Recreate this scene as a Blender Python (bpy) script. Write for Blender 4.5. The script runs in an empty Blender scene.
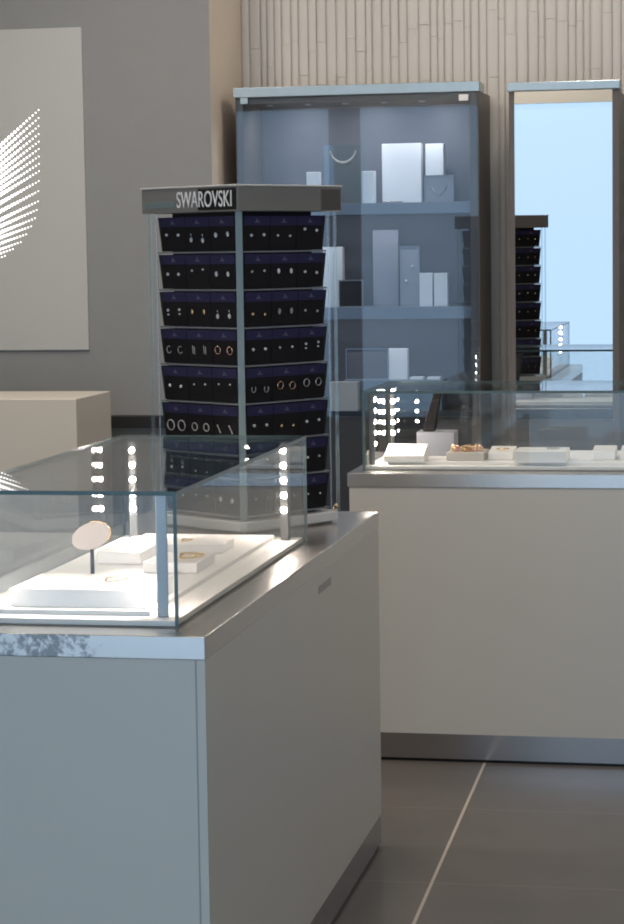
import bpy, math, random
from mathutils import Vector, Matrix
random.seed(7)
S = bpy.context.scene
COL = S.collection

# ------------------------------------------------------------------ camera (position and angles measured from the photograph)
F, PITCH, ROLL, YAW = 2223.4, .09518, -.014442, .19507
EYE = Vector((0, 0, 1.6))
FWD = Vector((-math.sin(YAW)*math.cos(PITCH), math.cos(YAW)*math.cos(PITCH), -math.sin(PITCH)))
_r = Vector((math.cos(YAW), math.sin(YAW), 0)); _u = _r.cross(FWD)
RGT = math.cos(ROLL)*_r + math.sin(ROLL)*_u
UPV = -math.sin(ROLL)*_r + math.cos(ROLL)*_u
cam_d = bpy.data.cameras.new('camera'); cam = bpy.data.objects.new('camera', cam_d); COL.objects.link(cam)
cam_d.sensor_fit = 'HORIZONTAL'; cam_d.sensor_width = 36; cam_d.lens = F/624*36
cam.matrix_world = Matrix(((RGT.x, UPV.x, -FWD.x, EYE.x), (RGT.y, UPV.y, -FWD.y, EYE.y), (RGT.z, UPV.z, -FWD.z, EYE.z), (0, 0, 0, 1)))
cam_d.clip_start = .02
S.camera = cam

def at(x, y, axis, val):
    """world point on the plane axis=val that the photograph shows at (x, y)"""
    d = FWD + RGT*((x-312)/F) - UPV*((y-462)/F)
    return EYE + d*((val-EYE[axis])/d[axis])

# ------------------------------------------------------------------ materials
def principled(name, col, rough=.5, metal=0, spec=.5, emit=None, estr=0, bump=None, noise=None, coat=0):
    m = bpy.data.materials.new(name); m.use_nodes = True
    nt = m.node_tree; b = nt.nodes['Principled BSDF']
    b.inputs['Base Color'].default_value = (*col, 1); b.inputs['Roughness'].default_value = rough
    b.inputs['Metallic'].default_value = metal; b.inputs['Specular IOR Level'].default_value = spec
    if coat: b.inputs['Coat Weight'].default_value = coat
    if emit: b.inputs['Emission Color'].default_value = (*emit, 1); b.inputs['Emission Strength'].default_value = estr
    if noise:
        sc, amt = noise
        tc = nt.nodes.new('ShaderNodeTexCoord'); n = nt.nodes.new('ShaderNodeTexNoise'); n.inputs['Scale'].default_value = sc
        n.inputs['Detail'].default_value = 5
        mx = nt.nodes.new('ShaderNodeMix'); mx.data_type = 'RGBA'
        mx.inputs['A'].default_value = tuple(c*(1-amt) for c in col)+(1,)
        mx.inputs['B'].default_value = tuple(min(1, c*(1+amt)) for c in col)+(1,)
        nt.links.new(tc.outputs['Object'], n.inputs['Vector']); nt.links.new(n.outputs['Fac'], mx.inputs['Factor'])
        nt.links.new(mx.outputs['Result'], b.inputs['Base Color'])
    if bump:
        sc, st, stretch = bump
        tc = nt.nodes.new('ShaderNodeTexCoord'); mp = nt.nodes.new('ShaderNodeMapping'); mp.inputs['Scale'].default_value = stretch
        n = nt.nodes.new('ShaderNodeTexNoise'); n.inputs['Scale'].default_value = sc
        bp = nt.nodes.new('ShaderNodeBump'); bp.inputs['Strength'].default_value = st; bp.inputs['Distance'].default_value = .002
        nt.links.new(tc.outputs['Object'], mp.inputs['Vector']); nt.links.new(mp.outputs['Vector'], n.inputs['Vector'])
        nt.links.new(n.outputs['Fac'], bp.inputs['Height']); nt.links.new(bp.outputs['Normal'], b.inputs['Normal'])
    return m

def glass(name, tint=(.962, .975, .972), f0=.035, k=.8, haze=0):
    """clear sheet glass: see-through, with a mirror reflection that grows toward grazing angles"""
    m = bpy.data.materials.new(name); m.use_nodes = True; nt = m.node_tree; nt.nodes.clear()
    N = nt.nodes.new; L = nt.links.new
    out = N('ShaderNodeOutputMaterial'); mix = N('ShaderNodeMixShader'); tr = N('ShaderNodeBsdfTransparent'); gl = N('ShaderNodeBsdfGlossy')
    tr.inputs['Color'].default_value = (*tint, 1); gl.inputs['Roughness'].default_value = .0
    g = N('ShaderNodeNewGeometry'); d = N('ShaderNodeVectorMath'); d.operation = 'DOT_PRODUCT'
    L(g.outputs['Normal'], d.inputs[0]); L(g.outputs['Incoming'], d.inputs[1])
    def mth(op, a, b=None):
        n = N('ShaderNodeMath'); n.operation = op
        for i, v in enumerate((a, b)):
            if v is None: continue
            if isinstance(v, (int, float)): n.inputs[i].default_value = v
            else: L(v, n.inputs[i])
        return n.outputs[0]
    c = mth('ABSOLUTE', d.outputs['Value']); p = mth('POWER', mth('SUBTRACT', 1.0, c), 5.0)
    fac = mth('ADD', mth('MULTIPLY', p, k), f0)
    L(fac, mix.inputs[0]); L(tr.outputs[0], mix.inputs[1]); L(gl.outputs[0], mix.inputs[2])
    last = mix.outputs[0]
    if haze:
        df = N('ShaderNodeBsdfDiffuse'); df.inputs['Color'].default_value = (.75, .8, .82, 1)
        m2 = N('ShaderNodeMixShader'); m2.inputs[0].default_value = haze
        L(last, m2.inputs[1]); L(df.outputs[0], m2.inputs[2]); last = m2.outputs[0]
    L(last, out.inputs[0])
    return m

M = {}
M['glass'] = glass('case_glass')
M['door_glass'] = glass('door_glass', tint=(.86, .92, .98), f0=.04, k=.8)
M['acrylic'] = glass('acrylic', tint=(.88, .93, .93), f0=.05, k=.6, haze=.06)
M['glass_edge'] = principled('glass_edge', (.11, .175, .18), .3, spec=.3)
M['laminate'] = principled('laminate', (.64, .605, .54), .38, spec=.35, noise=(2.5, .03))
M['seam'] = principled('seam', (.36, .36, .36), .6)
M['steel'] = principled('brushed_steel', (.62, .59, .56), .27, metal=1, bump=(40, .04, (1, .03, 1)))
M['steel_kick'] = principled('kick_steel', (.5, .5, .51), .16, metal=1)
M['white'] = principled('white_acrylic', (.90, .875, .85), .35, noise=(6, .02))
M['white_box'] = principled('white_box', (.80, .79, .80), .45)
M['off_white'] = principled('off_white_leather', (.55, .51, .47), .5, bump=(120, .2, (1, 1, 1)))
M['taupe'] = principled('taupe_pad', (.30, .265, .24), .6)
M['deck_edge'] = principled('deck_edge', (.25, .22, .2), .4)
M['post'] = principled('post_aluminium', (.33, .33, .33), .35, metal=1)
M['led'] = principled('led', (1, 1, 1), .4, emit=(1, .86, .76), estr=520)
M['gold'] = principled('gold', (.90, .66, .38), .25, metal=1)
M['rose'] = principled('rose_gold', (.82, .52, .40), .25, metal=1)
M['silver'] = principled('silver', (.62, .61, .60), .3, metal=1)
M['crystal'] = principled('crystal', (.58, .59, .60), .15, spec=1, coat=.6)
M['black_card'] = principled('black_card', (.008, .007, .009), .55, spec=.25)
M['navy'] = principled('navy_band', (.021, .020, .065), .5, spec=.3)
M['emblem'] = principled('emblem', (.08, .076, .14), .5)
M['rack_dark'] = principled('rack_dark', (.012, .012, .016), .45)
M['shelf_lip'] = principled('shelf_lip', (.20, .21, .22), .3)
M['header'] = principled('header_grey', (.25, .243, .23), .3, metal=.3, noise=(8, .08))
M['header_edge'] = principled('header_edge', (.55, .54, .52), .35)
M['black_gloss'] = principled('black_gloss', (.006, .006, .006), .2)
M['letter'] = principled('letter_white', (.8, .8, .8), .5)
M['teal'] = principled('teal_strip_and_glint', (.15, .20, .205), .35)  # colour of the front corner strip and of the painted header reflection
M['rack_base'] = principled('rack_base', (.62, .61, .60), .3, noise=(10, .04))
M['grey_wall'] = principled('grey_wall', (.275, .283, .285), .7, spec=.2, noise=(14, .05))
M['beige_wall'] = principled('beige_wall', (.72, .62, .52), .6, noise=(3, .03))
M['rib'] = principled('ribbed_wall', (.63, .605, .57), .5, noise=(2, .06))
M['poster'] = principled('poster_panel', (.50, .51, .50), .6, spec=.2, noise=(2, .03))
M['wing'] = principled('wing_light', (1, 1, 1), .5, emit=(1, .98, .96), estr=2.6)
M['frame_brown'] = principled('frame_brown', (.115, .098, .088), .4, noise=(5, .1))
M['trim_blue'] = principled('trim_steel', (.43, .50, .53), .3, metal=.85, noise=(25, .1))
M['slate'] = principled('slate_panel', (.125, .125, .14), .5, noise=(4, .05))
M['divider'] = principled('divider_brown', (.02, .016, .015), .5)
M['shelf'] = principled('shelf_slate', (.20, .235, .28), .3)
M['dark_base'] = principled('dark_base', (.03, .03, .034), .4)
M['mirror'] = principled('mirror_silver', (.57, .575, .59), .0, metal=1)
M['ledge'] = principled('black_ledge', (.012, .012, .012), .5)
M['ceil'] = principled('ceiling_paint', (.6, .57, .53), .8)
M['side'] = principled('side_wall', (.33, .31, .29), .8)
M['fascia'] = principled('fascia', (.78, .75, .66), .6)
M['daylight'] = principled('shopfront_daylight', (.06, .07, .08), .5, emit=(.51, .725, .97), estr=1.70)
M['dark_frame'] = principled('dark_metal', (.03, .03, .032), .35, metal=.5)
M['black_velvet'] = principled('black_velvet', (.012, .011, .012), .8, spec=.2)
M['grey_card'] = principled('grey_card', (.24, .25, .28), .5)
M['lavender'] = principled('lavender_board', (.29, .29, .33), .5)
M['pillar'] = principled('pillar', (.05, .042, .038), .6)
M['lock'] = principled('lock_plate', (.33, .31, .29), .4)

def painted_reflection_steel():  # brushed steel with a dark mottled reflection painted into its front band
    m = principled('brushed_steel_painted_reflection', (.62, .59, .56), .27, metal=1, bump=(40, .04, (1, .03, 1)))
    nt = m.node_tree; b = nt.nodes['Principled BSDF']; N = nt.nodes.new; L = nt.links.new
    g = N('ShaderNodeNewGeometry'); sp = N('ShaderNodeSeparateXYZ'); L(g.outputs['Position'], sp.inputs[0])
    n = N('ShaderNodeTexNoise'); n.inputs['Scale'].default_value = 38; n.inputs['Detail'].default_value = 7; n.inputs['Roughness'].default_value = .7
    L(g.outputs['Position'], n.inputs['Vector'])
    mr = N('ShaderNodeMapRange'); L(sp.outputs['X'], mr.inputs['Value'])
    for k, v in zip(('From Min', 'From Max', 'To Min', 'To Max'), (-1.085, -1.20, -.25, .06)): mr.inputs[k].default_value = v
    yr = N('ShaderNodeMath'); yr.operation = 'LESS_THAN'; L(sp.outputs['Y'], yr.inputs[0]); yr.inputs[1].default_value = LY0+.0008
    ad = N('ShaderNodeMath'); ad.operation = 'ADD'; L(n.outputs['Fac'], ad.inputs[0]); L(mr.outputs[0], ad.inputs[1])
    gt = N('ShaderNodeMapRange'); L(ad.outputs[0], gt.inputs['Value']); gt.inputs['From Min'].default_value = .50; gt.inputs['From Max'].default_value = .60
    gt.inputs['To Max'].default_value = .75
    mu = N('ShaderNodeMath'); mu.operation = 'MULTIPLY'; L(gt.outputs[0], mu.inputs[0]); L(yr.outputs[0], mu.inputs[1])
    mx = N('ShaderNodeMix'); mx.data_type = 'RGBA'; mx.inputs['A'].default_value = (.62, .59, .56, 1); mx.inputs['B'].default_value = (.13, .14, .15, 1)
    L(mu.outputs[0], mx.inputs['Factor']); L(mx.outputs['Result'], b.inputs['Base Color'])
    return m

def floor_mat():
    m = principled('floor_tile', (.10, .088, .08), .33, spec=.45)
    nt = m.node_tree; b = nt.nodes['Principled BSDF']; N = nt.nodes.new; L = nt.links.new
    g = N('ShaderNodeNewGeometry'); sp = N('ShaderNodeSeparateXYZ'); mp = N('ShaderNodeMapping')
    mp.inputs['Location'].default_value = (.72, 0, 0)
    mp.inputs['Rotation'].default_value = (0, 0, ang)
    L(g.outputs['Position'], mp.inputs['Vector']); L(mp.outputs['Vector'], sp.inputs[0])
    def mth(op, a, bb=None):
        n = N('ShaderNodeMath'); n.operation = op
        for i, v in enumerate((a, bb)):
            if v is None: continue
            if isinstance(v, (int, float)): n.inputs[i].default_value = v
            else: L(v, n.inputs[i])
        return n.outputs[0]
    def line(coord, pitch, off, half):
        w = mth('ABSOLUTE', mth('SUBTRACT', mth('FRACT', mth('ADD', mth('DIVIDE', mth('SUBTRACT', coord, off), pitch), 100.5)), .5))
        return mth('LESS_THAN', w, half/pitch)
    gx = line(sp.outputs['X'], 1.5, FLOOR_GX, .0042); gy = line(sp.outputs['Y'], .752, FLOOR_GY, .0030)
    n1 = N('ShaderNodeTexNoise'); n1.inputs['Scale'].default_value = 9; n1.inputs['Detail'].default_value = 6
    L(g.outputs['Position'], n1.inputs['Vector'])
    mx = N('ShaderNodeMix'); mx.data_type = 'RGBA'; mx.inputs['A'].default_value = (.105, .095, .088, 1); mx.inputs['B'].default_value = (.14, .126, .117, 1)
    L(n1.outputs['Fac'], mx.inputs['Factor'])
    m2 = N('ShaderNodeMix'); m2.data_type = 'RGBA'; m2.inputs['B'].default_value = (.20, .178, .16, 1)
    L(gy, m2.inputs['Factor']); L(mx.outputs['Result'], m2.inputs['A'])
    m3 = N('ShaderNodeMix'); m3.data_type = 'RGBA'; m3.inputs['B'].default_value = (.50, .44, .38, 1)
    L(gx, m3.inputs['Factor']); L(m2.outputs['Result'], m3.inputs['A'])
    L(m3.outputs['Result'], b.inputs['Base Color'])
    return m
FLOOR_GX, FLOOR_GY = 0.0, 0.0

# ------------------------------------------------------------------ mesh helpers
class MB:
    def __init__(s): s.v = []; s.f = []; s.m = []
    def add(s, vs, fs, mat=0):
        o = len(s.v); s.v += [Vector(v) for v in vs]
        for f in fs: s.f.append([i+o for i in f]); s.m.append(mat)
        return s
    def box(s, x0, x1, y0, y1, z0, z1, mats=0):
        vs = [(x, y, z) for z in (z0, z1) for y in (y0, y1) for x in (x0, x1)]
        fs = [(0, 2, 3, 1), (4, 5, 7, 6), (0, 1, 5, 4), (2, 6, 7, 3), (0, 4, 6, 2), (1, 3, 7, 5)]
        if isinstance(mats, int): return s.add(vs, fs, mats)
        o = len(s.v); s.v += [Vector(v) for v in vs]
        for f, ax in zip(fs, (2, 2, 1, 1, 0, 0)): s.f.append([i+o for i in f]); s.m.append(mats[ax])
        return s
    def prism(s, poly, z0, z1, mat=0, top=None):
        n = len(poly); top = top or poly
        vs = [(p[0], p[1], z0) for p in poly]+[(p[0], p[1], z1) for p in top]
        fs = [tuple(range(n-1, -1, -1)), tuple(range(n, 2*n))]+[(i, (i+1) % n, n+(i+1) % n, n+i) for i in range(n)]
        return s.add(vs, fs, mat)
    def tube(s, pts, r, n=8, closed=False, mat=0, cap=True):
        pts = [Vector(p) for p in pts]; rings = []; k = len(pts)
        rr = r if isinstance(r, (list, tuple)) else [r]*k
        for i, p in enumerate(pts):
            a = pts[(i-1) % k] if (closed or i > 0) else p; b = pts[(i+1) % k] if (closed or i < k-1) else p
            t = (b-a).normalized(); h = Vector((0, 0, 1)) if abs(t.z) < .9 else Vector((0, 1, 0))
            x = t.cross(h).normalized(); y = x.cross(t)
            rings.append([p+(x*math.cos(2*math.pi*j/n)+y*math.sin(2*math.pi*j/n))*rr[i] for j in range(n)])
        vs = [v for q in rings for v in q]; fs = []
        for i in range(k if closed else k-1):
            for j in range(n):
                a = i*n+j; b = i*n+(j+1) % n; c = ((i+1) % k)*n+(j+1) % n; d = ((i+1) % k)*n+j
                fs.append((a, b, c, d))
        if not closed and cap: fs += [tuple(range(n-1, -1, -1)), tuple((k-1)*n+j for j in range(n))]
        return s.add(vs, fs, mat)
    def ball(s, c, r, n=8, k=6, sc=(1, 1, 1), mat=0):
        c = Vector(c); vs = [c+Vector((0, 0, -r*sc[2]))]
        for i in range(1, k):
            a = -math.pi/2+math.pi*i/k
            for j in range(n):
                b = 2*math.pi*j/n; vs.append(c+Vector((math.cos(a)*math.cos(b)*r*sc[0], math.cos(a)*math.sin(b)*r*sc[1], math.sin(a)*r*sc[2])))
        vs.append(c+Vector((0, 0, r*sc[2]))); fs = []
        for j in range(n): fs.append((0, 1+(j+1) % n, 1+j))
        for i in range(k-2):
            for j in range(n):
                a = 1+i*n+j; b = 1+i*n+(j+1) % n; fs.append((a, b, b+n, a+n))
        t = len(vs)-1
        for j in range(n): fs.append((t, 1+(k-2)*n+j, 1+(k-2)*n+(j+1) % n))
        return s.add(vs, fs, mat)
    def build(s, name, mats, parent=None, bevel=0, smooth=False, loc=None, segs=2):
        if not isinstance(mats, (list, tuple)): mats = [mats]
        if parent is not None and parent.type == 'EMPTY' and loc is None: org = Vector(parent.location)
        elif parent is not None and loc is None: org = ORG[parent.name]
        elif loc is not None: org = Vector(loc)
        else:
            xs = [v.x for v in s.v]; ys = [v.y for v in s.v]; zs = [v.z for v in s.v]
            org = Vector(((min(xs)+max(xs))/2, (min(ys)+max(ys))/2, min(zs)))
        me = bpy.data.meshes.new(name); me.from_pydata([v-org for v in s.v], [], s.f)
        for m in mats: me.materials.append(M[m])
        for p, k in zip(me.polygons, s.m): p.material_index = k; p.use_smooth = smooth
        me.update()
        o = bpy.data.objects.new(name, me); COL.objects.link(o); ORG[o.name] = org
        if parent is not None: o.parent = parent
        else: o.location = org
        if bevel:
            b = o.modifiers.new('edge', 'BEVEL'); b.width = bevel; b.segments = segs; b.limit_method = 'ANGLE'
        return o
ORG = {}
def box(*a, mats=0): return MB().box(*a, mats=mats)
def tag(o, label, cat, group=None):
    o['label'] = label; o['category'] = cat
    if group: o['group'] = group
    return o
def empty(name, loc, label=None, cat=None, group=None):
    e = bpy.data.objects.new(name, None); COL.objects.link(e); e.location = loc; e.empty_display_size = .05
    if label: tag(e, label, cat, group)
    return e
def struct(o): o['kind'] = 'structure'; return o
def area_lamp(name, loc, size, power, col, direction=(0, 0, -1), size_y=None, parent=None, shape=None, spread=None):
    l = bpy.data.lights.new(name, 'AREA'); l.energy = power; l.color = col; l.size = size
    if size_y: l.shape = 'RECTANGLE'; l.size_y = size_y
    if shape: l.shape = shape
    if spread: l.spread = spread
    o = bpy.data.objects.new(name, l); COL.objects.link(o)
    o.rotation_euler = Vector(direction).to_track_quat('-Z', 'Y').to_euler()
    o.location = Vector(loc)-(ORG.get(parent.name, Vector(parent.location)) if parent is not None else Vector((0, 0, 0)))
    if parent is not None: o.parent = parent
    return o

# ------------------------------------------------------------------ key planes of the shop
HT = .906                     # counter top height
LX, LY0, LY1 = -.9648, 3.857, 5.785      # tall island counter: right side, front, back
LXL = -1.585
RY0, RY1 = 6.775, 7.46         # second counter: front, back
RXL, RXR = -1.228, .60
MY = 8.50                     # front of wall cabinets
RIBY = 8.88                   # ribbed wall
GY = 8.34                     # grey wall
BY = -.40                     # shopfront behind the camera

# ------------------------------------------------------------------ setting
ga, gb = at(485, 763, 2, 0), at(413, 924, 2, 0)
ang = math.radians(-.9)
def rotz(p): 
    return (p.x*math.cos(ang)-p.y*math.sin(ang)+.72, p.x*math.sin(ang)+p.y*math.cos(ang))
FLOOR_GX = (rotz(ga)[0]+rotz(gb)[0])/2
FLOOR_GY = rotz(at(400, 807, 2, 0))[1]
M['floor'] = floor_mat()
XA, XB, CEIL = -4.2, 4.2, 3.25
struct(box(XA, XB, BY-.1, RIBY+.2, -.1, 0).build('floor', 'floor'))
struct(box(XA, XB, BY-.1, RIBY+.2, CEIL, CEIL+.1).build('ceiling', 'ceil'))
cx = at(210.5, 100, 1, GY).x
wl = struct(box(XA, cx, GY, RIBY+.2, 0, CEIL, mats=0).build('wall_left', ['grey_wall', 'beige_wall']))
for p in wl.data.polygons:
    if p.normal.x > .9: p.material_index = 1
# black ledge along the foot of the grey wall panels
l0, l1 = at(130, 416, 1, GY-.05).z, at(130, 428, 1, GY-.05).z
struct(box(XA, cx-.005, GY-.05, GY-.0005, l1, l0).build('trim_1', 'ledge', bevel=.002))
# ribbed wall
rb = MB(); x = cx
rb.box(cx, XB, RIBY+.012, RIBY+.2, 0, CEIL)
while x < 1.2:
    w = random.choice((.026, .030, .034, .040, .046))
    zs = [0, random.uniform(2.15, 2.50), CEIL]
    if random.random() < .35: zs = [0, random.uniform(2.15, 2.3), random.uniform(2.35, 2.6), CEIL]
    for a, b in zip(zs, zs[1:]):
        d = random.uniform(.0, .003); ww = w*random.uniform(.86, .97); off = (w-ww)/2
        prof = []
        for i in range(7):
            t = math.pi*i/6
            prof.append((x+off+ww/2-ww/2*math.cos(t), RIBY+.012-(.004+d)-.006*math.sin(t)))
        prof = [(x+off, RIBY+.014)]+prof+[(x+off+ww, RIBY+.014)]
        rb.prism(prof, a+.0006, b-.0006)
    x += w
struct(rb.build('wall_back', 'rib'))
struct(box(1.2, XB, RIBY-.02, RIBY+.012, 0, CEIL).build('wall_back_panel', 'grey_wall'))
struct(box(XA-.1, XA, BY-.1, RIBY+.2, 0, CEIL).build('wall_west', 'side'))
struct(box(XB, XB+.1, BY-.1, RIBY+.2, 0, CEIL).build('wall_right', 'side'))
# shopfront behind the camera: daylight glazing with a fascia above
ztop = at(563, 103, 1, 2*MY-BY).z
struct(box(XA, XB, BY-.1, BY+.05, ztop, CEIL).build('wall_front', 'fascia'))
struct(box(XA, XB, BY-.06, BY-.02, .02, ztop).build('window_1', 'daylight'))
pl0, pl1 = at(331, 200, 1, 2*MY-BY).x, at(361, 200, 1, 2*MY-BY).x      # dark pillar in the shopfront, seen mirrored in the cabinet door
struct(box(pl0, pl1, BY-.02, BY+.06, 0, ztop).build('trim_5', 'pillar', bevel=.004))
for i, xx in enumerate((-4.15, 1.5, 4.1)):
    struct(box(xx-.04, xx+.04, BY-.02, BY+.04, 0, ztop).build('trim_%d' % (i+2), 'dark_frame'))

# ------------------------------------------------------------------ grey wall: poster panel with lit wing motif
pz1 = at(80, 27, 1, GY-.012).z; pz0 = at(89, 350, 1, GY-.012).z; px1 = at(85, 190, 1, GY-.012).x
po = empty('wall_poster', (px1-.6, GY, pz0), 'pale grey wall panel lit with a dotted white wing on the dark grey wall', 'poster')
box(px1-1.2, px1, GY-.012, GY-.0006, pz0, pz1).build('panel', 'poster', po, bevel=.002)
wg = MB()
def ipol(tab, t):
    for (a, p), (b, q) in zip(tab, tab[1:]):
        if a <= t <= b:
            k = (t-a)/(b-a); return tuple(u+(v-u)*k for u, v in zip(p, q))
    return tab[-1][1]
edge = [(0, (38.6, 110)), (.18, (38.6, 136)), (.45, (39, 172)), (.62, (38, 203)), (.74, (34.5, 221)), (.88, (22, 241)), (1.0, (5, 256))]
NR = 19
for i in range(NR):
    t = i/(NR-1); ex, ey = ipol(edge, t)
    slope = .93-.58*min(1, t*1.25)
    x = ex; k = 0
    while x > -46:
        y = ey+(ex-x)*slope - (0 if t > .5 else 0)
        rad = .62+min(1.5, .034*(ex-x))
        p = at(x, y, 1, GY-.012)
        r = rad*GY/F
        n = 8
        wg.add([(p.x+r*math.cos(2*math.pi*j/n), p.y-.001, p.z+r*math.sin(2*math.pi*j/n)) for j in range(n)], [tuple(range(n))])
        x -= 2.95; k += 1
o = wg.build('wing_motif', 'wing', po); o['label'] = 'lit white dots forming a spread wing'

# white unit in front of the grey wall
PZ = 1.085
a, b = at(70, 399, 2, PZ), at(111, 391, 2, PZ)
ped = empty('plinth', ((a.x+a.x-1.1)/2, (a.y+b.y)/2, 0), 'tall off-white plinth standing below the wing panel', 'plinth')
a.x += .022
pb = box(a.x-1.1, a.x, a.y, b.y, .06, PZ).build('body', 'laminate', ped, bevel=.003)
box(a.x-1.08, a.x-.02, a.y+.02, b.y-.02, 0, .06).build('kick_plate', 'steel_kick', ped)

# ------------------------------------------------------------------ counters
M['steel_painted_reflection'] = painted_reflection_steel()
def counter(name, x0, x1, y0, y1, label, seam_x=None, top='steel'):
    e = empty(name, ((x0+x1)/2, (y0+y1)/2, 0), label, 'counter')
    th = .043
    body = box(x0+.006, x1-.001, y0+.003, y1-.002, .089, HT-th).build('body', 'laminate', e)
    if seam_x:
        box(seam_x-.0012, seam_x+.0012, y0+.0018, y0+.0031, .089, HT-th).build('panel_joint', 'seam', body)
    box(x0+.008, x1-.003, y0+.005, y1-.004, .010, .089).build('kick_plate', 'steel_kick', e)
    box(x0+.012, x1-.009, y0+.011, y1-.010, 0, .010).build('foot_gap', 'black_gloss', e)
    box(x0, x1, y0, y1, HT-th, HT).build('worktop', top, e, bevel=.0015)
    return e
lc = counter('display_counter', LXL, LX, LY0, LY1, 'pale island counter with steel top carrying the glass case and earring rack', seam_x=at(197, 750, 1, LY0).x, top='steel_painted_reflection')
p0, p1 = at(319, 590, 0, LX), at(331, 577, 0, LX)
box(LX-.002, LX+.0002, p0.y, p1.y, min(p0.z, p1.z)-.01, max(p0.z, p1.z)).build('lock_plate', 'lock', lc, bevel=.0005)
rc = counter('display_counter', RXL, RXR, RY0, RY1, 'long cream counter in front of the wall cabinets, with a low glass case')

# ------------------------------------------------------------------ glass cases
def case(x0, x1, y0, y1, z1, label, post_xy, mid):
    e = empty('display_case', ((x0+x1)/2, (y0+y1)/2, HT), label, 'display case')
    T = .007; zt = z1-.008; z0 = HT+.0022
    box(x0+.001, x1-.001, y0+.001, y1-.001, HT, HT+.0022).build('base_frame', 'deck_edge', e)
    g = ['glass', 'glass_edge']
    box(x0, x1, y0, y1, zt, z1, mats=(1, 1, 0)).build('glass_top', g, e)
    box(x0+T, x1-T, y0, y0+T, z0, zt, mats=(1, 0, 1)).build('glass_panel', g, e)
    box(x0+T, x1-T, y1-T, y1, z0, zt, mats=(1, 0, 1)).build('glass_panel', g, e)
    box(x0, x0+T, y0, y1, z0, zt, mats=(0, 1, 1)).build('glass_panel', g, e)
    box(x1-T, x1, y0, y1, z0, zt, mats=(0, 1, 1)).build('glass_panel', g, e)
    box(x0+T+.002, x1-T-.002, y0+T+.002, y1-T-.002, z0, HT+.012).build('deck', 'white', e)
    box(x0+.07, x1-.07, y0+.055, y1-.05, HT+.012, HT+.022).build('raised_deck', 'white', e, bevel=.001)
    n = 5
    for (px, py) in post_xy:
        d = Vector((mid[0]-px, mid[1]-py, 0)).normalized()
        s = Vector((-d.y, d.x, 0)); w = .0105; q = .007
        c = [Vector((px, py, 0))+s*w*i+d*q*j for i, j in ((-1, -1), (1, -1), (1, 1), (-1, 1))]
        ps = MB().prism([(v.x, v.y) for v in c], HT+.012, zt-.0005).build('post', 'post', e, bevel=.002)
        for k in range(n):
            z = zt-.022-k*.0352
            c0 = Vector((px, py, z))+d*(q+.001)
            MB().ball(c0, .0066, 8, 6, (1, 1, 1)).build('led', 'led', ps, smooth=True)
    return e
LEDW = 1.1
CZ = 1.1608
cxl, cxr, cy0, cy1 = -1.490, -1.034, 3.940, 5.165
brp = at(285.5, 520, 1, 5.10).x
frp = at(162, 560, 1, 3.995).x
blp = at(133, 510, 1, 5.10).x
lcase = case(cxl, cxr, cy0, cy1, CZ, 'tall glass jewellery case at the front of the island counter', [(brp, 5.10), (blp, 5.10), (frp, 3.995), (2*(cxl+cxr)/2-frp, 3.995)], ((cxl+cxr)/2, 4.5))
r0 = at(363, 470, 2, HT); rz = 1.1555
fp = at(372, 430, 1, 6.93); bp_ = at(391, 452, 2, HT+.014)
RCY1 = min(max(bp_.y+.05, 7.3), 7.42)
rcase = case(r0.x, .42, r0.y-.002, RCY1, rz, 'long low glass jewellery case on the cream counter by the wall cabinets', [(fp.x, 6.93), (at(391, 430, 1, RCY1-.045).x, RCY1-.045), (.36, 6.93), (.36, RCY1-.045)], (-.75, (6.94+RCY1)/2))
print('RCASE', r0, RCY1, bp_, fp, brp, blp, frp)

# ------------------------------------------------------------------ display pads and jewellery inside the tall case
DZ = HT+.0225
def pad(x0, x1, y0, y1, z0, z1, label, name='display_block', mat='white', slope=0, cat='display block', group='white jewellery blocks'):
    m = MB(); vs = [(x0, y0, z0), (x1, y0, z0), (x1, y1, z0), (x0, y1, z0), (x0, y0, z1-slope), (x1, y0, z1-slope), (x1, y1, z1), (x0, y1, z1)]
    m.add(vs, [(0, 3, 2, 1), (4, 5, 6, 7), (0, 1, 5, 4), (2, 3, 7, 6), (0, 4, 7, 3), (1, 2, 6, 5)])
    return tag(m.build(name, mat, bevel=.0015), label, cat, group)
def ppad(xl, xr, yfront_bot, h, depth, *a, **k):
    """block whose front foot stands at the pixels (xl..xr, yfront_bot) on the raised deck"""
    p = at(xl, yfront_bot, 2, DZ); q = at(xr, yfront_bot, 2, DZ); y = (p.y+q.y)/2
    x0, x1 = at(xl, yfront_bot, 1, y).x, at(xr, yfront_bot, 1, y).x
    pad(x0, x1, y, y+depth, DZ, DZ+h, *a, **k)
    return x0, x1, y, y+depth, DZ+h
def chain(pts, r, mat, label, name='necklace', closed=False, bead=None, group=None, cat='jewellery'):
    m = MB()
    if bead:
        for p in pts: m.ball(p, bead*random.uniform(.8, 1.2), 7, 5)
    m.tube(pts, r, 6, closed)
    return tag(m.build(name, mat, smooth=True), label, cat, group)
def cluster(cx_, cy_, z, rx, ry, n, mat, label, name='bracelet', r=.0035):
    """a coiled bracelet of beads lying on a pad"""
    m = MB(); pts = []
    for i in range(n):
        t = 2*math.pi*i/n; k = 1+.18*math.sin(3*t+.6)
        p = (cx_+rx*k*math.cos(t), cy_+ry*k*math.sin(t), z+r+.0004); pts.append(p); m.ball(p, r*random.uniform(.75, 1), 7, 5)
    m.tube(pts, r*.5, 6, True)
    return tag(m.build(name, mat, smooth=True), label, 'jewellery', None)

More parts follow.
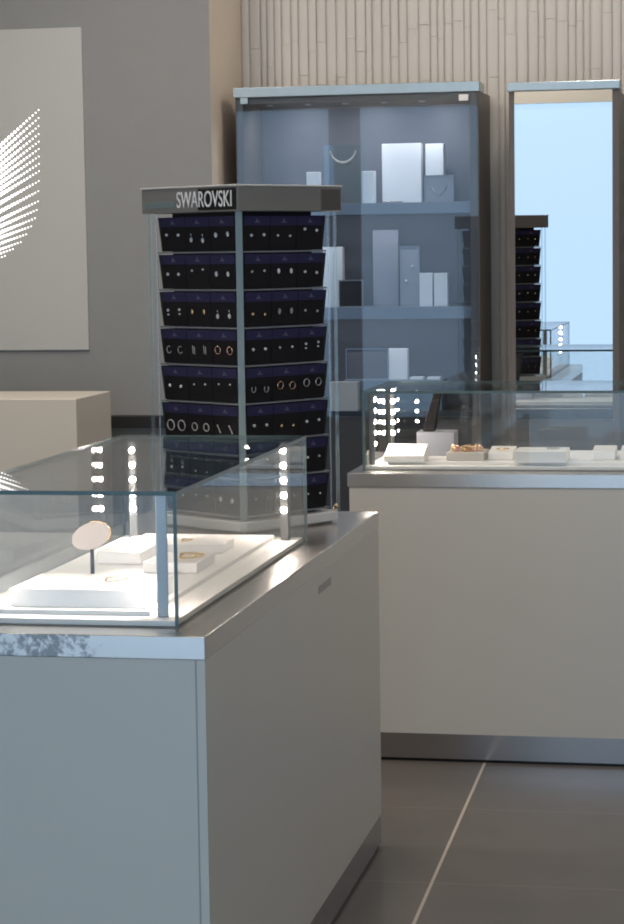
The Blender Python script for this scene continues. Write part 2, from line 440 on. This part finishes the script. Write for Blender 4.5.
B1 = ppad(10, 146, 608, .036, .20, 'large white block at the front of the tall glass case')
cluster((B1[0]*.35+B1[1]*.65), B1[2]+.12, B1[4], .020, .03, 16, 'gold', 'small gold chain lying on the large white block', 'necklace', .0018)
B2 = ppad(143, 197, 573, .022, .16, 'low white block under the gold bangle beside the case post')
cluster(B2[0]*.30+B2[1]*.70, B2[2]+.085, B2[4], .022, .035, 18, 'gold', 'gold bangle lying on the low white block', 'bangle', .004)
B3 = ppad(97, 141, 564, .026, .18, 'narrow white block between oval stand and case post')
B4 = ppad(118, 222, 553, .020, .12, 'wide white block at the rear of the tall case')
cluster(B4[0]*.4+B4[1]*.6, B4[2]+.06, B4[4], .010, .022, 12, 'gold', 'tiny gold ring chain on the rear white block', 'ring', .0022)

# oval disc stand on a thin post
sp_ = at(92.5, 567, 1, (B1[3]+.05)); sy = B1[3]+.05
st = empty('oval_stand', (sp_.x, sy, DZ), 'pale oval necklace stand on a thin dark stem in the tall case', 'jewellery stand')
MB().prism([(sp_.x+.05*math.cos(t*math.pi/12), sy+.045*math.sin(t*math.pi/12)) for t in range(24)], DZ, DZ+.008).build('base', 'white', st, bevel=.001)
c0 = at(91, 536, 1, sy); zt_ = at(92, 552, 1, sy).z
MB().tube([(sp_.x, sy, DZ+.008), (sp_.x, sy, zt_+.012)], .0042, 10).build('stem', 'dark_frame', st, smooth=True)
ov = MB(); n = 36; rx = 21*sy/F; rzv = 14.5*sy/F; fr = []; bk = []
for i in range(n):
    t = 2*math.pi*i/n; xx = rx*math.cos(t); zz = rzv*math.sin(t)+.22*xx
    fr.append((c0.x+xx, sy-.004, c0.z+zz)); bk.append((c0.x+xx*.96, sy+.008, c0.z+zz*.96))
ov.add(fr+bk, [tuple(range(n)), tuple(range(2*n-1, n-1, -1))]+[(i, n+i, n+(i+1) % n, (i+1) % n) for i in range(n)])
ov.build('disc', 'taupe', st, bevel=.0015)
pts = [(c0.x+rx*1.02*math.cos(t), sy-.002, c0.z+rzv*1.03*math.sin(t)+.22*rx*math.cos(t)) for t in [math.radians(d) for d in range(-35, 100, 9)]]
chain(pts, .0014, 'gold', 'fine gold chain hung around the pale oval stand', 'necklace', bead=.0026)

# ------------------------------------------------------------------ contents of the long low case
def rpad(xl, xr, yfb, h, depth, label, **k): return ppad(xl, xr, yfb, h, depth, label, **k)
R1 = rpad(384, 424, 462, .050, .10, 'sloping white block at the LED end of the long case', slope=.030)
# gold heap on a shallow tray
R2 = rpad(446, 484, 461, .026, .14, 'shallow pale tray heaped with gold charms in the long case', name='jewellery_tray', mat='off_white', cat='tray')
gi = 0
for i in range(18):
    xx = random.uniform(R2[0]+.012, R2[1]-.012); yy = random.uniform(R2[2]+.02, R2[3]-.02)
    m = MB(); r = random.uniform(.007, .011); tilt = random.uniform(-.9, .9); ph = random.uniform(0, 3.1)
    cz = R2[4]+r*abs(math.sin(.9))*.75+.003
    pts = []
    for j in range(14):
        t = 2*math.pi*j/14
        v = Vector((r*math.cos(t), r*math.sin(t), 0)); v.rotate(Matrix.Rotation(.9, 3, 'X')); v.rotate(Matrix.Rotation(ph, 3, 'Z'))
        pts.append((xx+v.x, yy+v.y, cz+v.z))
    m.tube(pts, .0026, 6, True); m.ball(pts[3], .0045, 7, 5)
    tag(m.build('charm_ring', random.choice(('gold', 'gold', 'rose')), smooth=True), 'gold charm ring in the heap on the pale tray', 'jewellery', 'gold charms heaped on the tray')
R3 = rpad(488, 513, 460, .034, .12, 'small white block between the gold heap and the wide tray', slope=.012)
cluster((R3[0]+R3[1])/2, R3[2]+.06, R3[4]-.006, .018, .022, 10, 'gold', 'small gold chain on the block beside the gold heap', 'necklace', .0022)
R4 = rpad(514, 566, 463, .036, .15, 'wide white tray in the middle of the long case', name='jewellery_tray', cat='tray')
cluster(R4[0]*.3+R4[1]*.7, R4[2]+.08, R4[4], .018, .022, 12, 'silver', 'silver bracelet lying on the wide white tray', 'bracelet', .003)
R5 = rpad(592, 615, 460, .036, .12, 'white block below the mirror cabinet edge in the long case', slope=.01)
R6 = rpad(620, 650, 460, .036, .12, 'white block at the frame edge in the long case', slope=.01)
# dark slanted display ramp on a grey block
ry = 7.15
a0 = at(424, 431, 1, ry); a1 = at(440, 431, 1, ry); t1 = at(442, 393, 1, ry)
gb_ = pad(a0.x-.02, a1.x+.05, ry-.03, ry+.07, DZ, a0.z-.001, 'grey block carrying the black ramp in the long case', mat='grey_card', group=None)
rp = MB()
w = .036; dx = t1.x-a1.x+.012
vs = []
for yy in (ry-.012, ry+.02):
    for (u, z) in ((a0.x-.004, a0.z), (a0.x+w, a0.z), (a0.x+w+dx, t1.z), (a0.x+.012+dx, t1.z)):
        vs.append((u, yy+(.02 if z == t1.z else 0), z))
rp.add(vs, [(0, 1, 2, 3), (7, 6, 5, 4), (0, 4, 5, 1), (1, 5, 6, 2), (2, 6, 7, 3), (3, 7, 4, 0)])
tag(rp.build('display_ramp', 'black_velvet', bevel=.003), 'black leaning display ramp standing on the grey block in the long case', 'jewellery stand')

# ------------------------------------------------------------------ rotating earring rack
RCY = 5.505
e1 = Vector((.19, -.9818, 0)); e2 = Vector((-.9818, -.19, 0))
RCX = at(241, 330, 1, RCY-.205).x-.19*.212      # toward the front corner, toward the poster-side corner
RC = Vector((RCX, RCY, 0))
def sq(hd, c=RC): return [(c+e1*hd), (c-e2*hd), (c-e1*hd), (c+e2*hd)]          # front, right, back, left: counter-clockwise from above
def xy(pl): return [(p.x, p.y) for p in pl]
rack = empty('earring_rack', (RCX, RCY, HT), 'four-sided black earring card rack with a white-lettered header on the island counter', 'display rack')
def chsq(hd, c):  # square with clipped corners
    out = []; P = sq(hd)
    for i in range(4):
        a_, b_, d_ = P[i-1], P[i], P[(i+1) % 4]
        out += [b_+(a_-b_).normalized()*c, b_+(d_-b_).normalized()*c]
    return xy(out)
MB().prism(chsq(.228, .015), HT, HT+.006).build('foot_plate', 'deck_edge', rack, bevel=.001)
MB().prism(chsq(.241, .012), HT+.006, HT+.030).build('base', 'rack_base', rack, bevel=.003)
NT = 8; Z0, Z1 = .944, 1.6895; PT = (Z1-Z0)/NT
MB().prism(xy(sq(.175)), HT+.030, Z1+.01).build('core', 'rack_dark', rack)
HB, HTOP = .2025, .2115     # half diagonals of each tier at its foot and its top
for k in range(NT):
    zb = Z0+k*PT
    t = MB().prism(xy(sq(HB)), zb+.004, zb+PT-.004, top=xy(sq(HTOP)))
    t.build('tier', 'rack_dark', rack)
    MB().prism(xy(sq(.2125)), zb-.0012, zb+.0028).build('tier_shelf', 'shelf_lip', rack)
# clear corner strips
for i, P in enumerate(sq(1)):
    d = (P-RC).normalized(); s = Vector((-d.y, d.x, 0))
    r0_, r1_, w = .2145, .2185, .0088
    pl = [RC+d*r0_-s*w, RC+d*r1_-s*w*.9, RC+d*r1_+s*w*.9, RC+d*r0_+s*w]
    MB().prism(xy(pl)[::-1] if False else xy(pl), HT+.030, Z1+.006).build('corner_strip', 'teal' if i == 0 else 'acrylic', rack)
    if i in (1, 3, 2):
        q = RC+d*.234
        MB().box(q.x-.004, q.x+.004, q.y-.004, q.y+.004, HT+.030, Z1+.006).build('corner_rod', 'acrylic', rack)
# header box with its sign
HH = .252
hz0, hz1 = Z1+.006, 1.756
MB().prism(xy(sq(HH)), hz0, hz1).build('header', 'header', rack, bevel=.002)
MB().prism(xy(sq(HH+.003)), hz1, hz1+.004).build('header_lid', 'header_edge', rack, bevel=.001)
FC, LC, RCn = sq(HH)[0], sq(HH)[3], sq(HH)[1]
ux = (FC-LC).normalized(); nrm = Vector((ux.y, -ux.x, 0)); Lh = (FC-LC).length
def facebox(mb, u0, u1, v0, v1, d0, d1, org=LC, ux=ux, nrm=nrm, mat=0):
    vs = [org+ux*u+nrm*d+Vector((0, 0, v)) for v in (v0, v1) for d in (d1, d0) for u in (u0, u1)]
    return mb.add(vs, [(0, 2, 3, 1), (4, 5, 7, 6), (0, 1, 5, 4), (2, 6, 7, 3), (0, 4, 6, 2), (1, 3, 7, 5)], mat)
sgn = facebox(MB(), Lh*.60, Lh*.985, hz0+.004, hz1-.004, .0002, .0022).build('sign_plate', 'black_gloss', rack)
facebox(MB(), Lh*.04, Lh*.36, hz0+.012, hz0+.027, .0002, .0016).build('teal_strip_and_glint', 'teal', rack, bevel=.0005)  # flat teal piece imitating a streak of reflected light on the header
tc = bpy.data.curves.new('lettering', 'FONT'); tc.body = 'SWAROVSKI'; tc.size = .05; tc.extrude = .0006; tc.align_x = 'LEFT'
to = bpy.data.objects.new('lettering_source', tc); COL.objects.link(to)
bpy.context.view_layer.update()
dg = bpy.context.evaluated_depsgraph_get(); tm = bpy.data.meshes.new_from_object(to.evaluated_get(dg)); bpy.data.objects.remove(to)
xs = [v.co.x for v in tm.vertices]; ys = [v.co.y for v in tm.vertices]; x0, x1, y0, y1 = min(xs), max(xs), min(ys), max(ys)
tgt0, tgt1, tv0, tv1 = Lh*.385, Lh*.945, hz0+.012, hz0+.051
for v in tm.vertices:
    u = tgt0+(v.co.x-x0)/(x1-x0)*(tgt1-tgt0); vv = tv0+(v.co.y-y0)/(y1-y0)*(tv1-tv0); d = .0030+v.co.z
    v.co = LC+ux*u+nrm*d+Vector((0, 0, vv))-Vector(rack.location)
tm.materials.clear(); tm.materials.append(M['letter'])
lo = bpy.data.objects.new('lettering', tm); COL.objects.link(lo); lo.parent = rack; lo['label'] = 'thin white capital letters'
# mirror-like glint plates on the plain side of the header
uxr = (RCn-FC).normalized(); nr = Vector((uxr.y, -uxr.x, 0))
facebox(MB(), Lh*.79, Lh*.985, hz0+.004, hz1-.004, .0002, .0016, org=FC, ux=uxr, nrm=nr).build('header_clip', 'post', rack, bevel=.0005)

q = RC-e2*.227+e1*.004
m = MB(); m.tube([(q.x+.006*math.cos(t*.5), q.y+.002, HT+.0385+.006*math.sin(t*.5)) for t in range(12)], .0019, 6); m.ball((q.x-.004, q.y-.006, HT+.0345), .0040, 8, 6)
tag(m.build('trinket', 'gold', smooth=True), 'tiny gold trinket on the pale rack base below the plain side', 'jewellery')

# ---- earring cards (each a thing of its own, with its earrings)
CW, CH = .0895, PT-.0085
def card_mesh(name, fn, mat):
    m = MB(); fn(m); me = bpy.data.meshes.new(name); me.from_pydata([tuple(v) for v in m.v], [], m.f)
    me.materials.append(M[mat]); me.update()
    for p in me.polygons: p.use_smooth = len(me.polygons) > 12
    return me
# local frame: x across, z up, -y outward
bk_me = card_mesh('backing', lambda m: m.box(-CW/2, CW/2, -.0022, 0, 0, CH), 'black_card')
hd_me = card_mesh('header_band', lambda m: m.box(-CW/2, CW/2, -.0032, -.0022, CH*.72, CH), 'navy')
def emb(m):
    m.add([(-.009, -.0034, CH*.80), (.011, -.0034, CH*.80), (.004, -.0034, CH*.86), (-.001, -.0034, CH*.94), (-.004, -.0034, CH*.86)], [(0, 1, 2, 3, 4)])
em_me = card_mesh('emblem', emb, 'emblem')
def ring_pts(r, sx=1, a0=0, a1=360, n=14, c=(0, -.005, 0)):
    return [(c[0]+r*sx*math.cos(math.radians(a0+(a1-a0)*i/n)), c[1], c[2]+r*math.sin(math.radians(a0+(a1-a0)*i/n))) for i in range(n+1)]
K = {}
def kind(key, mat, fn): K[key] = card_mesh('earring_'+key, fn, mat)
kind('stud', 'crystal', lambda m: m.ball((0, -.005, 0), .0048, 8, 6))
kind('dim', 'header_edge', lambda m: m.ball((0, -.0045, 0), .0036, 8, 6))
kind('small', 'crystal', lambda m: m.ball((0, -.0045, 0), .0030, 8, 6))
kind('gold', 'gold', lambda m: m.ball((0, -.005, 0), .0050, 8, 6))
kind('tear', 'crystal', lambda m: m.ball((0, -.005, 0), .0050, 8, 6, (1, 1, 1.6)))
kind('oval', 'gold', lambda m: m.ball((0, -.005, 0), .0052, 8, 6, (1, .7, 1.6)))
kind('greyoval', 'grey_card', lambda m: m.ball((0, -.005, 0), .0055, 8, 6, (1, .7, 1.7)))
kind('drop', 'crystal', lambda m: (m.ball((0, -.005, .008), .0022, 7, 5), m.tube([(0, -.004, .008), (0, -.004, -.006)], .0006, 5), m.ball((0, -.005, -.008), .0050, 8, 6, (1, 1, 1.5))))
kind('double', 'crystal', lambda m: (m.ball((0, -.005, .005), .0042, 8, 6), m.ball((0, -.005, -.008), .0034, 8, 6, (1.2, 1, .8))))
kind('hoop', 'silver', lambda m: m.tube(ring_pts(.0115)[:-1], .0015, 6, True))
kind('bighoop', 'silver', lambda m: m.tube(ring_pts(.0155)[:-1], .0018, 6, True))
kind('cuff', 'silver', lambda m: m.tube(ring_pts(.0105, .9, 60, 330), .0013, 6))
kind('rosehoop', 'rose', lambda m: m.tube(ring_pts(.0115)[:-1], .0017, 6, True))
kind('bar', 'header_edge', lambda m: (m.tube([(-.003, -.004, .012), (-.003, -.004, -.012)], .001, 5), m.tube([(.004, -.004, .009), (.004, -.004, -.014)], .001, 5)))
kind('vee', 'silver', lambda m: m.tube([(-.009, -.005, .011), (-.002, -.005, -.002), (.004, -.005, -.013)], [.0012, .0016, .0022], 6))
kind('uhoop', 'silver', lambda m: m.tube(ring_pts(.010, .8, 140, 400), .0013, 6))
WORDS = dict(stud='crystal studs', dim='dull grey studs', small='tiny crystal studs', gold='gold studs', tear='teardrop studs', oval='gold oval studs', greyoval='grey oval studs', drop='crystal drops', double='double studs', hoop='silver hoops', bighoop='large silver hoops', cuff='open silver cuffs', rosehoop='rose gold hoops', bar='long bar earrings', vee='slanted silver earrings', uhoop='open silver hoops')
# (kind, height fraction) per card, from the outer end to the front corner on the logo side, front corner outward on the plain side
LOGO = [[('stud', .50), ('drop', .42), ('tear', .48)], [('stud', .42), ('dim', .56), ('tear', .42)], [('double', .42), ('oval', .42), ('drop', .40)],
        [('cuff', .42), ('bar', .42), ('rosehoop', .42)], [('stud', .44), ('small', .50), ('small', .54)], [('bighoop', .34), ('hoop', .34), ('vee', .34)],
        [('drop', .45), ('dim', .5), ('gold', .45)], [('dim', .45), ('small', .5), ('tear', .45)]]
PLAIN = [[('stud', .44), ('dim', .44), ('stud', .60)], [('dim', .52), ('tear', .52), ('stud', .44)], [('gold', .38), ('greyoval', .42), ('dim', .40)],
         [('stud', .44), ('dim', .48), ('double', .50)], [('uhoop', .40), ('rosehoop', .45), ('hoop', .50)], [('stud', .42), ('gold', .36), ('stud', .44)],
         [('dim', .5), ('small', .45), ('dim', .45)], [('small', .5), ('dim', .45), ('small', .45)]]
TIER = ['top tier', 'second tier down', 'third tier down', 'fourth tier down', 'fifth tier down', 'sixth tier down', 'seventh tier down', 'bottom tier']
def cards(ca, cb, table, side, order, with_parts=True):
    """three cards per tier on the face running from corner direction ca to cb"""
    for k in range(NT):
        row = NT-1-k; zb = Z0+k*PT+.0030
        f0 = (.003+.001)/PT
        hb, ht = HB, HTOP
        A0, B0 = RC+ca*hb, RC+cb*hb; A1, B1 = RC+ca*ht, RC+cb*ht
        u = (B0-A0).normalized(); n = Vector((u.y, -u.x, 0))
        mid0 = (A0+B0)/2; mid1 = (A1+B1)/2
        up = (mid1+Vector((0, 0, PT-.008))-mid0).normalized(); nn = u.cross(up).normalized()
        for j in range(3):
            kd, hf = table[row][j]
            pos = mid0+Vector((0, 0, zb+.0012))+u*((j-1)*(CW+.0018))+nn*.0012
            mat = Matrix(((u.x, -nn.x, up.x, pos.x), (u.y, -nn.y, up.y, pos.y), (u.z, -nn.z, up.z, pos.z), (0, 0, 0, 1)))
            lab = 'black earring card with %s, %s, %s, %s' % (WORDS[kd], TIER[row], side, order[j])
            c = empty('earring_card', (0, 0, 0), lab, 'earring card', 'earring cards on the rack'); c.matrix_world = mat
            for nm, me in (('backing', bk_me), ('header_band', hd_me), ('emblem', em_me)):
                o = bpy.data.objects.new(nm, me); COL.objects.link(o); o.parent = c
            if not with_parts: continue
            for i, sx in enumerate((-1, 1)):
                o = bpy.data.objects.new('earring', K[kd]); COL.objects.link(o); o.parent = c; o.scale = (.84, .84, .84)
                o.location = (sx*CW*.235+random.uniform(-.001, .001), -.0022, CH*hf+random.uniform(-.002, .002))
cards(e2, e1, LOGO, 'lettered side', ['outer end', 'middle', 'front corner'])
cards(e1, -e2, PLAIN, 'plain side', ['front corner', 'middle', 'outer end'])
FAR = [[random.choice((('stud', .5), ('small', .45), ('dim', .5), ('gold', .45))) for j in range(3)] for k in range(NT)]
cards(-e2, -e1, FAR, 'side facing mirror', ['outer end', 'middle', 'rear corner'])

# ------------------------------------------------------------------ wall cabinets
TOPZ = at(362, 93, 1, MY).z
X0, X1 = at(237, 200, 1, MY).x, at(479.5, 200, 1, MY).x
CB = at(352, 411, 1, MY+.03).z                # height of the cabinet floor
cab = empty('wall_cabinet', ((X0+X1)/2, (MY+RIBY)/2, 0), 'wide glass-fronted wall cabinet with two slate shelves behind the counter', 'cabinet')
BK = RIBY-.012
box(X0, X0+.030, MY, BK, 0, TOPZ).build('side_panel', 'frame_brown', cab, bevel=.001)
box(X1-.036, X1, MY, BK, 0, TOPZ).build('side_panel', 'frame_brown', cab, bevel=.001)
box(X0+.03, X1-.036, BK-.02, BK, 0, TOPZ).build('back_panel', 'slate', cab)
tz = at(362, 84.5, 1, MY).z
box(X0-.006, X1+.004, MY-.012, MY+.16, TOPZ-.006, tz).build('top_trim', 'trim_blue', cab, bevel=.002)
box(X0+.03, X1-.036, MY+.004, BK-.02, TOPZ-.03, TOPZ-.006).build('top_panel', 'frame_brown', cab)
box(X0+.03, X1-.036, MY+.006, BK-.02, .0, CB).build('lower_box', 'dark_base', cab)
s1 = at(400, 202.5, 1, MY+.05).z; s1b = at(400, 214, 1, MY+.05).z
s2 = at(400, 307, 1, MY+.05).z; s2b = at(400, 319, 1, MY+.05).z
for a_, b_ in ((s1, s1b), (s2, s2b)):
    box(X0+.031, X1-.037, MY+.05, BK-.035, b_, a_).build('shelf', 'shelf', cab, bevel=.001)
gd = box(X0+.004, X1-.004, MY-.008, MY-.001, CB-.02, TOPZ-.008, mats=(1, 0, 1)).build('glass_door', ['door_glass', 'glass_edge'], cab)
h = at(463.5, 97.5, 1, MY-.012); r = .018
box(h.x-r, h.x+r, MY-.014, MY-.009, h.z-.012, h.z+.012).build('hinge', 'white_box', gd, bevel=.001)
h = at(244, 101, 1, MY-.012)
box(h.x-.015, h.x+.015, MY-.014, MY-.009, h.z-.012, h.z+.012).build('hinge', 'trim_blue', gd, bevel=.001)
for i, xx in enumerate((270, 308, 345, 384, 422)):
    q = at(xx, 100, 1, MY+.10)
    o = MB().prism([(q.x+.012*math.cos(t*math.pi/6), MY+.10+.012*math.sin(t*math.pi/6)) for t in range(12)], TOPZ-.034, TOPZ-.030).build('downlight', 'letter', cab)
for fx in (.2, .5, .8):
    area_lamp('cabinet_lamp', (X0+(X1-X0)*fx, MY+.12, TOPZ-.04), .04, .8, (1, .95, .92), (0, .25, -1), parent=cab)

for zz in (s1b, s2b):
    area_lamp('added_shelf_fill', ((X0+X1)/2, MY+.09, zz-.006), .7, .5, (1, .95, .92), (0, .5, -1), size_y=.02, parent=cab)  # fill light added to brighten the space under the shelves, no visible fitting

def upright(xa, ya, xb, yb, Y, z0, name, mat, label, cat, t=.03, group='white boxes in the wall cabinet', bevel=.0015):
    p = at((xa+xb)/2, (ya+yb)/2, 1, Y); x0 = at(xa, (ya+yb)/2, 1, Y).x; x1 = at(xb, (ya+yb)/2, 1, Y).x; z1 = at((xa+xb)/2, ya, 1, Y).z
    return tag(box(x0, x1, Y, Y+t, z0, z1).build(name, mat, bevel=bevel), label, cat, group)
def framed(xa, ya, xb, yb, Y, z0, label, inner, border='post', name='framed_card', motif=None):
    x0 = at(xa, yb, 1, Y).x; x1 = at(xb, yb, 1, Y).x; z1 = at((xa+xb)/2, ya, 1, Y).z
    e = empty(name, ((x0+x1)/2, Y, z0), label, 'framed card'); b = .004
    m = MB(); m.box(x0, x0+b, Y-.004, Y+.012, z0, z1).box(x1-b, x1, Y-.004, Y+.012, z0, z1).box(x0+b, x1-b, Y-.004, Y+.012, z1-b, z1).box(x0+b, x1-b, Y-.004, Y+.012, z0, z0+b)
    m.build('border', border, e); box(x0+b, x1-b, Y, Y+.006, z0+b, z1-b, mats=0).build('board', inner, e)
    return e, x0, x1, z0, z1
Y1 = MY+.10; Y2 = MY+.14; Y3 = MY+.20
upright(382, 143.5, 421, 202, Y3, s1, 'display_box', 'white_box', 'largest white box, on the upper shelf of the wall cabinet', 'box', .06)
upright(425.5, 143.5, 443.5, 202, Y3, s1, 'display_box', 'white_box', 'tall narrow white box behind the grey framed card', 'box', .06)
e, x0, x1, z0, z1 = framed(424.5, 175, 454, 202, Y1, s1, 'grey framed card with fine necklace on the upper shelf', 'lavender')
mx_, mz = (x0+x1)/2, (z0+z1)/2
chain([(mx_-.03, Y1-.0025, mz+.012), (mx_-.02, Y1-.0025, mz-.010), (mx_, Y1-.0025, mz-.026), (mx_+.02, Y1-.0025, mz-.010), (mx_+.03, Y1-.0025, mz+.012)], .0016, 'silver', 'fine silver necklace on the grey framed card', bead=.0026)
upright(361.5, 171, 374.5, 202, Y2, s1, 'display_box', 'white_box', 'small white box beside the crescent necklace frame', 'box', .04)
upright(306.5, 172, 319.5, 202, Y2, s1, 'display_box', 'white_box', 'small white box just above the rack header', 'box', .04)
e, x0, x1, z0, z1 = framed(324.5, 145, 363, 202, Y1, s1, 'clear tall frame holding a crescent necklace on the upper shelf', 'acrylic', border='acrylic')
mx_ = (x0+x1)/2
pts = [(mx_+.052*math.cos(math.radians(d)), Y1-.004, z1-.012+.058*math.sin(math.radians(d))) for d in range(190, 351, 10)]
chain(pts, [.002+.006*math.sin(math.pi*i/(len(pts)-1)) for i in range(len(pts))], 'off_white', 'pale crescent necklace hanging in the clear frame')
# bracelet lying in front of the largest box
cluster(at(392, 200, 1, MY+.15).x, MY+.15, s1, .035, .022, 16, 'silver', 'silver bracelet lying before the largest white box', 'bracelet', .005)
# lower shelf
upright(373, 230, 398.5, 305.5, Y3, s2, 'backing_board', 'lavender', 'tall lavender-grey board on the lower shelf of the wall cabinet', 'display board', .02, None)
e, x0, x1, z0, z1 = framed(400.5, 246, 420, 305.5, Y2, s2, 'narrow grey framed card with two earrings on the lower shelf', 'lavender')
for i, (fx, fz) in enumerate(((.3, .42), (.62, .66))):
    m = MB().ball((x0+(x1-x0)*fx, Y2-.0045, z0+(z1-z0)*fz), .006, 8, 6)
    m.build('earring', 'crystal', e, smooth=True)
upright(419.5, 273, 432.5, 305.5, Y1, s2, 'display_box', 'white_box', 'white box touching the narrow framed card', 'box', .04)
upright(434, 273, 447.5, 305.5, Y1, s2, 'display_box', 'white_box', 'outermost white box on the lower shelf by the cabinet jamb', 'box', .04)
upright(323, 247, 342.5, 305.5, Y2, s2, 'display_box', 'white_box', 'tall white box on the lower shelf next to the rack', 'box', .05)
framed(339, 280, 363, 305.5, Y1, s2, 'small dark framed card on the lower shelf', 'divider', border='grey_card')
# cabinet floor: a clear riser with frames, and a white box
rz_ = at(400, 380, 1, Y1).z
ri_x0, ri_x1 = at(344, 395, 1, Y1).x, at(442, 395, 1, Y1).x
tag(box(ri_x0, ri_x1, Y1-.01, MY+.26, CB, rz_).build('riser', 'shelf', bevel=.001), 'slate riser block on the floor of the wall cabinet', 'display block')
framed(346, 348.5, 388.5, 380, Y2, rz_, 'wide clear frame with dark card on the slate riser', 'slate', border='post')
upright(388.5, 348.5, 407.5, 380, Y2, rz_, 'display_box', 'white_box', 'white box on the slate riser beside the wide frame', 'box', .04)
for i, (u0, u1) in enumerate(((410, 423), (427, 440))):
    a_, b_ = at(u0, 378, 1, Y1+.02).x, at(u1, 378, 1, Y1+.02).x
    tag(box(a_, b_, Y1+.02, Y1+.08, rz_, rz_+.010).build('small_tray', 'white_box', bevel=.001), ('flat white tray on the slate riser next to the white box', 'flat white tray at the outer end of the slate riser')[i], 'tray', 'flat trays on the riser')
upright(330, 382, 358, 410, MY+.03, CB, 'display_box', 'off_white', 'cream box low on the cabinet floor beside the rack', 'box', .05)

# mirror cabinet
A0, A1 = at(509.5, 200, 1, MY).x, at(619, 200, 1, MY).x
MZ1 = at(563, 90, 1, MY).z; mtz = at(563, 81.5, 1, MY).z
mc = empty('mirror_cabinet', ((A0+A1)/2, (MY+RIBY)/2, 0), 'tall narrow mirror-fronted cabinet on the ribbed wall, reflecting the shopfront', 'mirror')
m0, m1 = at(515, 240, 1, MY).x, at(612.5, 240, 1, MY).x
box(A0, m0, MY-.004, BK, 0, MZ1).build('side_panel', 'frame_brown', mc, bevel=.001)
box(m1, A1, MY-.004, BK, 0, MZ1).build('side_panel', 'frame_brown', mc, bevel=.001)
box(m0, m1, MY+.004, BK, 0, MZ1).build('body', 'dark_base', mc)
box(m0, m1, MY, MY+.004, .75, MZ1-.002).build('mirror_pane', 'mirror', mc)
box(A0-.006, A1+.004, MY-.016, MY+.16, MZ1, mtz).build('top_trim', 'trim_blue', mc, bevel=.002)

# ------------------------------------------------------------------ ceiling lamps
WARM = (1, .885, .765)
for (x, y, p) in ((.9, 4.6, 15), (.9, 6.3, 11), (-1.22, 5.2, 34), (-2.7, 5.8, 44), (-2.3, 7.1, 26), (-.6, 7.7, 13), (2.6, 5.5, 10), (.4, 2.2, 6)):
    area_lamp('ceiling_lamp', (x, y, CEIL-.02), .35, p*.6, WARM, (0, 0, -1), shape='DISK')
area_lamp('added_fascia_fill', (-2.0, .55, CEIL-.02), 2.5, 26, WARM, (0, -.75, -.6), size_y=.08)  # unseen lamp added to lighten the fascia
area_lamp('wall_washer', (-1.0, 8.1, CEIL-.02), 1.6, 4.5, WARM, (0, .35, -1), size_y=.08)

# ------------------------------------------------------------------ world and render look
w = bpy.data.worlds.new('World'); S.world = w; w.use_nodes = True
w.node_tree.nodes['Background'].inputs[0].default_value = (.5, .55, .6, 1); w.node_tree.nodes['Background'].inputs[1].default_value = .05
S.view_settings.view_transform = 'Standard'; S.view_settings.look = 'None'; S.view_settings.gamma = 1; S.view_settings.use_curve_mapping = False
S.view_settings.exposure = 0.12
S.cycles.transparent_max_bounces = 48; S.cycles.max_bounces = 10; S.cycles.glossy_bounces = 6; S.cycles.diffuse_bounces = 4
S.cycles.sample_clamp_indirect = 4; S.cycles.filter_width = 1.9
